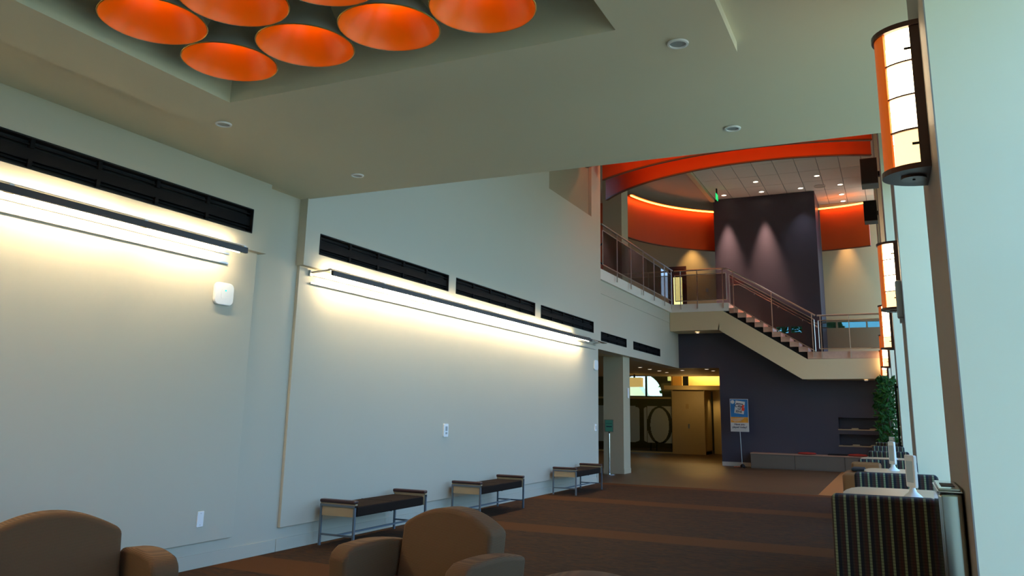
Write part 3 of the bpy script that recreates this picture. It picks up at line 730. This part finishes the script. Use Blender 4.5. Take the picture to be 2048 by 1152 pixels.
def side_table(y, x0, x1, d, label):
    t = thing('side_table', ((x0+x1)/2, y, 0), label, 'table', 'high tables between the striped chairs'); w = (x1-x0)/2
    P = [(w, d/2), (-w*.6, d/2)] + [(-w*.6-w*.4*sin(pi*k/8), d/2*cos(pi*k/8)) for k in range(1, 8)] + [(-w*.6, -d/2), (w, -d/2)]
    MB().prism(P, 'Z', 1.115, 1.145).obj('tabletop', mat('light_laminate', (.55, .40, .24), .35), t, bevel=.004)
    MB().tube([(0, 0, .03), (0, 0, 1.115)], .03, 12).obj('pedestal', steel, t)
    MB().disc((0, 0, 0), .17, 24, .025).obj('foot_plate', steel, t)
side_table(5.75, -.34, .19, .95, 'light laminate high table just behind the nearest striped chair')
side_table(8.3, -.30, .14, .7, 'high table behind the second striped chair')
side_table(10.75, -.42, .10, .7, 'high table behind the third striped chair')
def stand(x, y, label, h=.19, z=1.145):
    t = thing('display_stand', (x, y, z), label, 'stand', 'white table stands', R(-68))
    MB().lathe([(0, 0), (.055, 0), (.045, .01), (.022, .03), (.014, .06), (0, .06)], n=20).obj('foot', plast, t, smooth=True)
    MB().prism([(a, b+.055+h/2) for a, b in rrect(.13, h, .012)], 'Y', -.009, .009).obj('frame', plast, t, bevel=.003)
    MB().box(-.045, .045, -.0105, -.009, .085, h+.02).obj('screen', mat('pale_screen', (.45, .55, .6), .2), t)
stand(.060, 5.62, 'white upright stand on the near table, in front of the second striped chair')
stand(-.055, 8.35, 'white upright stand on the second table', .20, 1.145)
stand(-.062, 10.7, 'white upright stand on the third table, farthest', .20, 1.145)
# tan seat beside the row
t = thing('tan_chair', (-.42, 9.05, 0), 'small tan leather chair arm showing left of the second striped chair', 'chair')
MB().box(-.10, .09, -.25, .30, .10, 1.08).obj('side_panel', tanl, t, bevel=.03)
MB().box(-.04, .25, .30, .42, .10, 1.16).obj('backrest', tanl, t, bevel=.03)
MB().box(-.02, .10, -.1, .2, 1.09, 1.12).obj('arm_tray', blackrec, t, bevel=.01)
MB().box(-.08, .25, -.2, .3, .0, .1).obj('base', black, t)

# ================================================================= POTTED TREE
t = thing('potted_tree', (-.13, 19.4, 0), 'leafy green potted tree behind the striped chairs, under the farthest sconces', 'potted tree')
MB().lathe([(0, 0), (.16, 0), (.22, .42), (.20, .42), (.19, .38), (0, .38)], n=20).obj('pot', bronze, t, smooth=True)
MB().tube([(0, 0, .38), (.03, .02, 1.1), (-.02, 0, 1.8), (.02, .01, 2.3)], [.03, .025, .02, .01]).obj('trunk', trunk, t)
l = MB()
for i in range(1150):
    z = random.uniform(.75, 2.5); r = .42*(1-abs((z-1.6)/1.15)**2.2)**.5 if abs(z-1.6) < 1.15 else .05
    a = random.random()*2*pi; q = r*random.random()**.5; p = Vector((q*cos(a)*.72, q*sin(a), z))
    u = Vector((random.uniform(-1, 1), random.uniform(-1, 1), random.uniform(-1.2, .2))).normalized()*random.uniform(.05, .085); v = u.orthogonal().normalized()*u.length*.42
    wv = u.cross(v).normalized()*u.length*.12
    if p.x > .22: continue
    l.add([p-u, p-v-wv, p+u, p+v-wv], [(0, 1, 2), (0, 2, 3)])
o = l.obj('foliage', leafm, t); o['kind'] = 'stuff'

# ================================================================= ORANGE RINGS
def ring(cx, cy, r, a0, a1, z0, z1, th, name, label, n=56):
    t = thing('ring_band', (cx, cy, z0), label, 'ceiling band', 'orange curved bands under the ceiling')
    def arcp(rr): return [(rr*cos(R(a0+(a1-a0)*k/n)), rr*sin(R(a0+(a1-a0)*k/n))) for k in range(n+1)]
    def band(ra, rb, za, zb, nm, m):
        o_, i_ = arcp(rb), arcp(ra); mb = MB(); v = []; fc = []
        for (p, q) in zip(o_, i_): v += [(p[0], p[1], za), (p[0], p[1], zb), (q[0], q[1], zb), (q[0], q[1], za)]
        for k in range(n):
            for e_ in range(4): fc.append((4*k+e_, 4*k+(e_+1) % 4, 4*k+4+(e_+1) % 4, 4*k+4+e_))
        fc += [(0, 1, 2, 3), (4*n+3, 4*n+2, 4*n+1, 4*n)]
        mb.add(v, fc).obj(nm, m, t, smooth=True)
    band(r-th, r, 0, z1-z0, 'band', orangem)
    band(r-th-.012, r+.012, -.03, 0, 'lower_edge', mat('brown_edge', (.16, .05, .02), .5))
    return t, arcp, band
ctr = (-2.4, 24.1)
zb = 7.38
def ang(x, y): return math.degrees(math.atan2(y-ctr[1], x-ctr[0]))
t, arcp, band = ring(*ctr, 5.42, 122.8, 169, zb, 8.77, .05, 'far', 'orange curved band left of the blue tower, glowing along its top')
band(5.16, 5.20, 1.34, 1.38, 'cove_tube', cove_e); band(5.12, 5.40, 1.39, 1.41, 'cove_shelf', mat('brown_edge', (.16, .05, .02), .5))
t, arcp, band = ring(*ctr, 5.45, 67.8, 84.9, zb-.05, 8.77, .05, 'far', 'orange curved band right of the blue tower above the beige wall', 16)
band(5.18, 5.22, 1.42, 1.46, 'cove_tube', cove_e)
t, arcp, band = ring(*ctr, 5.72, 219.5, 294, zb, 8.5, .05, 'near', 'near orange band sweeping across above the stair, lower of the two', 56)
ring(*ctr, 6.75, 214, 231, zb, 8.8, .05, 'near', 'short left end of the outer orange band beyond the end of the white wall', 20)
t, arcp, band = ring(*ctr, 6.75, 235, 290.5, zb, 8.8, .05, 'near', 'outer orange band just under the edge of the low ceiling', 56)
band(6.52, 6.55, .16, .19, 'cove_tube', cove_e)
ring(*ctr, 7.75, 206, 222.5, zb, 9.0, .05, 'near', 'sliver of the outermost orange band beside the end of the white wall', 20)
t, arcp, band = ring(*ctr, 7.75, 239.8, 288, zb, 9.0, .05, 'near', 'outermost orange band, only a sliver showing at the left by the wall end', 56)
band(7.52, 7.55, .16, .19, 'cove_tube', cove_e)
# orange wall behind the ring's left end with a black clock-like hoop
struct('wall_far', MB().box(-9.6, -8.9, 27.0, 27.1, 5.27, 9.1), orangem)
t = tag(MB().lathe([(.5, -.02), (.54, -.02), (.54, .02), (.5, .02)], n=30, close=True).obj('hoop', black), 'thin black hoop beside the upper column, at the end of the white wall', 'hoop')
t.location = (-8.75, 26.9, 7.2); t.rotation_euler = (R(90), 0, 0)

# ================================================================= STAIR, PLATFORM, RAILINGS
t = thing('staircase', (0, 26.8, 0), 'white stair with pink stone treads running down from the upper platform to the landing', 'staircase')
MB().prism([(-6.69, 4.36), (-5.09, 4.38), (-2.51, 2.77), (-.135, 2.79), (-.135, 3.40), (-2.37, 3.39), (-4.91, 4.99), (-6.69, 4.99)], 'Y', .02, .14).obj('stringer', stair_w, t)
MB().box(-6.69, -5.05, .006, .02, 4.37, 4.645).obj('lower_fascia', stair_w, t)
MB().prism([(-2.55, 2.77), (-.135, 2.79), (-.135, 3.06), (-2.50, 3.06), (-5.05, 4.655), (-5.09, 4.38)], 'Y', .006, .02).obj('lower_fascia', stair_w, t)
MB().prism([(-6.69, 4.38), (-5.09, 4.38), (-2.51, 2.79), (-.135, 2.79), (-.135, 2.85), (-2.45, 2.86), (-5.03, 4.44), (-6.69, 4.44)], 'Y', .14, 1.19).obj('soffit', stair_w, t)
MB().box(-2.36, -.135, .14, 1.19, 3.30, 3.40).obj('landing_slab', stair_w, t)
MB().box(-2.36, -.15, .03, 1.195, 3.40, 3.62).obj('landing_stone', stone, t); MB().box(-1.94, -.15, 1.33, 3.19, 3.40, 3.62).obj('landing_stone', stone, t)
n = 9
for k in range(n):
    x0_ = -4.71 + .262*k; z1_ = 5.08 - .162*k
    MB().box(x0_, x0_+.275, .03, 1.19, z1_-.16, z1_).obj('tread', stone, t)
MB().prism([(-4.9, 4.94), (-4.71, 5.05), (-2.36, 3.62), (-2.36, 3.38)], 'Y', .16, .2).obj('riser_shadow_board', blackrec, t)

def glass_rail(name, pts, zf, h, label, posts, drop=.18, group='steel and glass railings', off=(0, 0), skirt=None):
    """straight railing from pts[0] to pts[1] (x,y,z at floor level); posts are fractions"""
    A, B = Vector(pts[0]), Vector(pts[1]); t = thing(name, A, label, 'railing', group); D = B-A; Z = Vector((0, 0, 1))
    P = lambda s, z: D*s + Z*z
    MB().tube([P(0, h), P(1, h)], .026, 10).obj('top_rail', rail_m, t)
    MB().tube([P(.015, h-.15), P(.985, h-.15)], .015, 8).obj('mid_rail', rail_m, t)
    MB().tube([P(.015, .10), P(.985, .10)], .015, 8).obj('bottom_rail', rail_m, t)
    for s in (.015, .985): MB().tube([P(s, .10), P(s, h-.15)], .013, 8).obj('frame_bar', rail_m, t)
    for s in posts: MB().bar(P(s, -drop), P(s, h), .022, .05).obj('post', rail_m, t)
    n = D.cross(Z).normalized()*.004
    v = [P(.015, .11)-n, P(.985, .11)-n, P(.985, h-.16)-n, P(.015, h-.16)-n, P(.015, .11)+n, P(.985, .11)+n, P(.985, h-.16)+n, P(.015, h-.16)+n]
    MB().add(v, [(3,2,1,0),(4,5,6,7),(0,1,5,4),(1,2,6,5),(2,3,7,6),(3,0,4,7)]).obj('glass_panel', railglass, t)
    return t
Lr = 26.78-19.4
glass_rail('railing', [(-6.56, 19.3, 5.26), (-6.56, 26.74, 5.26)], 0, 1.15, 'railing along the balcony on the left, running away from the camera', [(y-19.3)/7.44 for y in (20.62, 21.91, 23.18, 24.4, 25.68, 26.6)])
glass_rail('railing', [(-6.50, 26.76, 5.26), (-4.74, 26.76, 5.26)], 0, 1.13, 'railing across the upper stair platform', [.12, .44, .92])
glass_rail('railing', [(-4.70, 26.76, 5.13), (-2.07, 26.76, 3.50)], 0, 1.24, 'sloping railing of the stair flight', [.06, .51, .96], drop=.12)
glass_rail('railing', [(-2.02, 26.76, 3.60), (-.15, 26.76, 3.60)], 0, 1.13, 'railing across the lower stair landing', [.05, .49, .97])
t = thing('handrail', (-4.70, 26.86, 5.84), 'bright steel handrail along the stair flight, below the top rail', 'handrail')
MB().tube([(0, 0, 0), (.33, 0, .02), (2.72, 0, -1.48), (3.0, 0, -1.48)], .018, 8).obj('rail', chrome, t)
MB().tube([(0, .0, .30), (2.62, 0, -1.33), (2.95, 0, -1.33)], .016, 8).obj('upper_rail', chrome, t)
for s in (.2, .5, .8): MB().tube([(.33+2.39*s, 0, .02-1.5*s), (.33+2.39*s, .0, -.05-1.5*s), (.33+2.39*s, -.08, -.05-1.5*s)], .01, 6).parts('bracket', steel, t)

# ================================================================= LOWER FAR WALL FITTINGS
xs = [-4.33, -2.98, -1.52, -.15]
labs = ['left grey low cabinet against the blue wall, beside the poster stand', 'middle grey low cabinet against the blue wall, with a red cushion on it', 'right grey low cabinet under the wall niches']
for k in range(3):
    t = thing('low_cabinet', ((xs[k]+xs[k+1])/2, 27.45, 0), labs[k], 'cabinet', 'grey low cabinets'); w = (xs[k+1]-xs[k])/2
    MB().box(-w+.004, w-.004, 0.01, .54, .0, .44).obj('body', cabm, t)
    MB().box(-w+.012, w-.012, 0, .012, .03, .43).obj('door', cabm, t, bevel=.003)
    MB().box(-w, w, -.015, .54, .44, .475).obj('worktop', mat('pale_pink_laminate', (.36, .21, .14), .4), t)
for (x, lab) in ((-2.62, 'flat red cushion lying on the middle low cabinet'), (-1.15, 'flat red cushion lying on the right low cabinet')):
    b = MB().lathe([(0, 0), (.26, 0), (.29, .025), (.24, .055), (0, .07)], n=24).obj('cushion', redm, smooth=True)
    b.location = (x, 27.68, .475); tag(b, lab, 'cushion', 'red cushions')
t = tag(MB().box(-.28, .28, -.18, .18, 0, .035).obj('tray', black), 'flat black tray on the right low cabinet below the niches', 'tray'); t.location = (-1.72, 27.72, .476)
bro = mat('cream_paper', (.50, .42, .25), .7); brd = mat('dark_paper', (.05, .04, .04), .7)
for z, nm in ((1.275, 'upper'), (.775, 'lower')):
    for k in range(5):
        o = MB().box(-.10, .10, -.13, .13, 0, .012+.02*(k % 2)).obj('brochure', bro if k % 2 else brd); o.location = (-1.46+.27*k, 28.17, z+.001); o.rotation_euler = (0, 0, R(8*(k % 3-1)))
        tag(o, '%s brochure stack number %s from the left on the %s niche shelf' % ('cream' if k % 2 else 'dark', ['one', 'two', 'three', 'four', 'five'][k], nm), 'brochure', 'brochures in the wall niches')

def text(s, size, loc, m, parent, name, rot=(pi/2, 0, 0), bold=0.0, shear=0, align='CENTER'):
    cu = bpy.data.curves.new('text', 'FONT'); cu.body = s; cu.size = size; cu.align_x = align; cu.offset = bold; cu.shear = shear; cu.extrude = .0008
    o = bpy.data.objects.new('tmp_text', cu); C.objects.link(o)
    dg = bpy.context.evaluated_depsgraph_get(); me = bpy.data.meshes.new_from_object(o.evaluated_get(dg)); bpy.data.objects.remove(o)
    me.materials.clear(); me.materials.append(m); o = bpy.data.objects.new(name, me); C.objects.link(o); o.parent = parent; o.location = loc; o.rotation_euler = rot
    return o
t = thing('poster_stand', (-4.60, 27.3, 0), 'standing poster on a thin pole before the blue wall, left of the low cabinets', 'poster stand')
MB().box(-.29, .29, .0, .02, 1.12, 2.16).parts('frame', mat('silver_frame', (.6, .6, .6), .4, .5), t)
MB().box(-.275, .275, -.004, 0, 1.58, 2.145).obj('blue_field', mat('poster_blue', (.015, .16, .38), .5, var=.5, vscale=2.2), t)
MB().box(-.275, .275, -.004, 0, 1.405, 1.58).obj('orange_field', mat('poster_orange', (.75, .30, .02), .5, var=.3, vscale=9), t)
MB().box(-.275, .275, -.004, 0, 1.135, 1.405).obj('white_field', mat('poster_white', (.60, .58, .52), .5), t)
q = MB().box(-.15, .15, -.003, 0, -.20, .20).obj('calendar_page', MATS['poster_white'], t); q.location = (.02, -.005, 1.89); q.rotation_euler = (0, R(8), 0)
gl = MB().lathe([(0, 0), (.06, 0), (.06, .002), (0, .002)], n=20).obj('sun_spot', MATS['poster_white'], t); gl.location = (-.20, -.006, 2.06); gl.rotation_euler = (R(90), 0, 0)
ink = mat('dark_ink', (.02, .02, .05), .6); redink = mat('red_ink', (.75, .05, .02), .6)
q = MB().box(-.10, .12, -.002, 0, -.012, .014).obj('small_print', ink, t); q.location = (.02, -.010, 2.0); q.rotation_euler = (0, R(8), 0)
text('City', .14, (-.02, -.012, 1.89), ink, t, 'lettering', (pi/2, R(8), 0), .002)
q = MB().box(-.05, .05, -.002, 0, -.010, .012).obj('small_print', ink, t); q.location = (.0, -.010, 1.835); q.rotation_euler = (0, R(8), 0)
text('2010', .10, (-.02, -.012, 1.725), ink, t, 'lettering', (pi/2, R(8), 0), .003)
q = MB().prism([(-.05, -.08), (.03, -.10), (.05, -.02), (.02, .02), (.05, .09), (-.02, .10), (-.04, .02)], 'Y', -.002, 0).obj('red_figure', redink, t); q.location = (.13, -.010, 1.87)
text('Have you', .085, (.0, -.006, 1.325), ink, t, 'lettering', bold=.002); text('played today?', .085, (.0, -.006, 1.235), ink, t, 'lettering', bold=.002)
q = MB().box(-.20, .20, -.002, 0, -.005, .005).obj('small_print', greyp, t); q.location = (0, -.005, 1.175)
for k_, (w_k, z_k) in enumerate(((.20, 1.53), (.16, 1.49), (.12, 1.455))): q = MB().box(-w_k, w_k, -.002, 0, -.007, .007).obj('small_print', MATS['poster_white'], t); q.location = (-.06, -.005, z_k); q.rotation_euler = (0, R(-6), 0)
MB().tube([(.03, .01, .06), (0, .01, 1.13)], .012).obj('pole', steel, t)
MB().lathe([(0, 0), (.08, 0), (.075, .05), (.04, .10), (0, .11)], (.04, .01, .01), 16).obj('hub', black, t, smooth=True)
MB().tube([(.04, 0, .03), (-.22, -.05, .012)], .012).obj('foot', chrome, t); MB().tube([(.04, 0, .03), (.14, -.22, .012)], .012).obj('foot', black, t); MB().tube([(.04, 0, .03), (.12, .20, .012)], .012).obj('foot', black, t)

t = thing('sign_stanchion', (-7.12, 21.55, 0), 'chrome stanchion with a small green framed sign in front of the column', 'sign stand')
MB().tube([(0, 0, .02), (0, 0, 1.08)], .022, 14).obj('pole', chrome, t)
MB().lathe([(0, 0), (.17, 0), (.17, .015), (.04, .03), (0, .03)], n=28).obj('base', chrome, t)
MB().tube([(0, 0, 1.08), (0, 0, 1.13)], .014).obj('neck', black, t)
MB().box(-.135, .12, -.012, .008, 1.12, 1.45).parts('frame', mat('pewter_frame', (.25, .25, .2), .4, .7), t)
MB().box(-.105, .105, -.015, -.011, 1.135, 1.435).obj('sign_sheet', mat('green_sheet', (.08, .32, .22), .3), t)
MB().box(-.075, .085, -.018, -.014, 1.25, 1.275).obj('text_bar', ink, t); MB().box(-.085, .085, -.018, -.014, 1.34, 1.35).obj('text_bar', ink, t)
# green exit sign under the tiled ceiling
t = thing('exit_sign', (-4.94, 26.6, 8.72), 'green lit exit sign hanging under the tiled ceiling left of the tower', 'exit sign', rz=R(91))
MB().box(-.17, .17, -.012, .012, 0, .20).obj('sign_face', exit_e, t); MB().box(-.03, .03, -.02, .02, .20, .39).obj('mount', black, t)
# switch on the upper beige wall
t = thing('wall_switch', (-6.35, 31.49, 6.35), 'small plate on the upper beige wall right of the door', 'switch')
MB().box(-.05, .05, -.015, 0, 0, .14).obj('plate', greyp, t)

# ================================================================= LAMPS OF THE PLACE
wc = (1, .74, .52)
for x in (-4.86, -3.6): light('tower_spot', 'SPOT', (x, 27.70, 9.0), 2300, (1, .58, .42), to=(x, 27.77, 5), spot_size=R(36), spot_blend=1, shadow_soft_size=.05)
light('tower_spot', 'SPOT', (-2.34, 27.5, 9.05), 90, (.85, .85, 1), to=(-2.34, 27.7, 5), spot_size=R(70), spot_blend=1, shadow_soft_size=.05)
light('wall_spot', 'SPOT', (-1.14, 29.72, 8.2), 260, (1, .62, .26), to=(-1.14, 29.82, 5), spot_size=R(50), spot_blend=1, shadow_soft_size=.05)
light('wall_spot', 'SPOT', (-6.9, 31.1, 8.6), 200, (1, .68, .28), to=(-6.9, 31.25, 6), spot_size=R(70), spot_blend=1, shadow_soft_size=.05)
light('upper_room', 'POINT', (-7.4, 32.9, 7.6), 60, (1, .9, .6), shadow_soft_size=.15)
for (x, y) in ((-7.85, 28.4), (-7.8, 30.6), (-6.87, 29.2), (-5.95, 29.6), (-9.5, 24), (-9.5, 29), (-12, 32)):
    light('soffit_lamp', 'SPOT', (x, y, 3.15), 60, (1, .68, .30), to=(x, y, 0), spot_size=R(110), spot_blend=1, shadow_soft_size=.06)
light('hall_lamp', 'POINT', (-7.6, 33.6, 2.4), 18, (1, .66, .25), shadow_soft_size=.2)
light('hall_lamp', 'POINT', (-10.5, 38.0, 3.4), 14, (1, .8, .5), shadow_soft_size=.2)
light('niche_spot', 'SPOT', (-7.05, 35.6, 2.55), 25, (1, .72, .3), to=(-7.02, 36.2, 1), spot_size=R(90), spot_blend=1, shadow_soft_size=.05)
light('stair_lamp', 'SPOT', (-5.9, 27.4, 4.34), 15, wc, to=(-5.9, 27.4, 0), spot_size=R(100), spot_blend=1, shadow_soft_size=.05)
light('stair_lamp', 'SPOT', (-.75, 27.4, 2.74), 10, wc, to=(-.75, 27.4, 0), spot_size=R(100), spot_blend=1, shadow_soft_size=.05)
for (x, y) in ((-3.6, 24.0), (-1.14, 24.0), (-3.6, 20.5), (-1.14, 20.5)):
    light('ceiling_lamp', 'SPOT', (x, y, 9.05), 420, (1, .68, .36), to=(x, y, 0), spot_size=R(70), spot_blend=1, shadow_soft_size=.08)

# small pieces belong to the part they sit on (thing > part > sub-part)
for o in list(C.objects):
    if o.parent is None or o.parent.parent is not None or o.type != 'MESH' or o.parent.type != 'EMPTY': continue
    k = o.name.split('.')[0]
    host = {'rim': 'shade', 'socket': 'shade', 'bulb': 'shade', 'seam': 'seat_cushion', 'status_light': 'cover', 'screen': 'frame', 'text_bar': 'sign_sheet', 'cap_disc': 'bottom_cap',
            'slot': 'lid', 'red_figure': 'calendar_page', 'sun_spot': 'blue_field', 'grille': 'cabinet', 'call_plate': 'block', 'panel_plate': 'block', 'arm_tray': 'side_panel'}.get(k)
    if not host: continue
    for q in o.parent.children:
        if q.name.split('.')[0] == host and q is not o:
            mb_ = q.matrix_basis.copy(); o.parent = q; o.matrix_basis = mb_.inverted() @ o.matrix_basis
            break
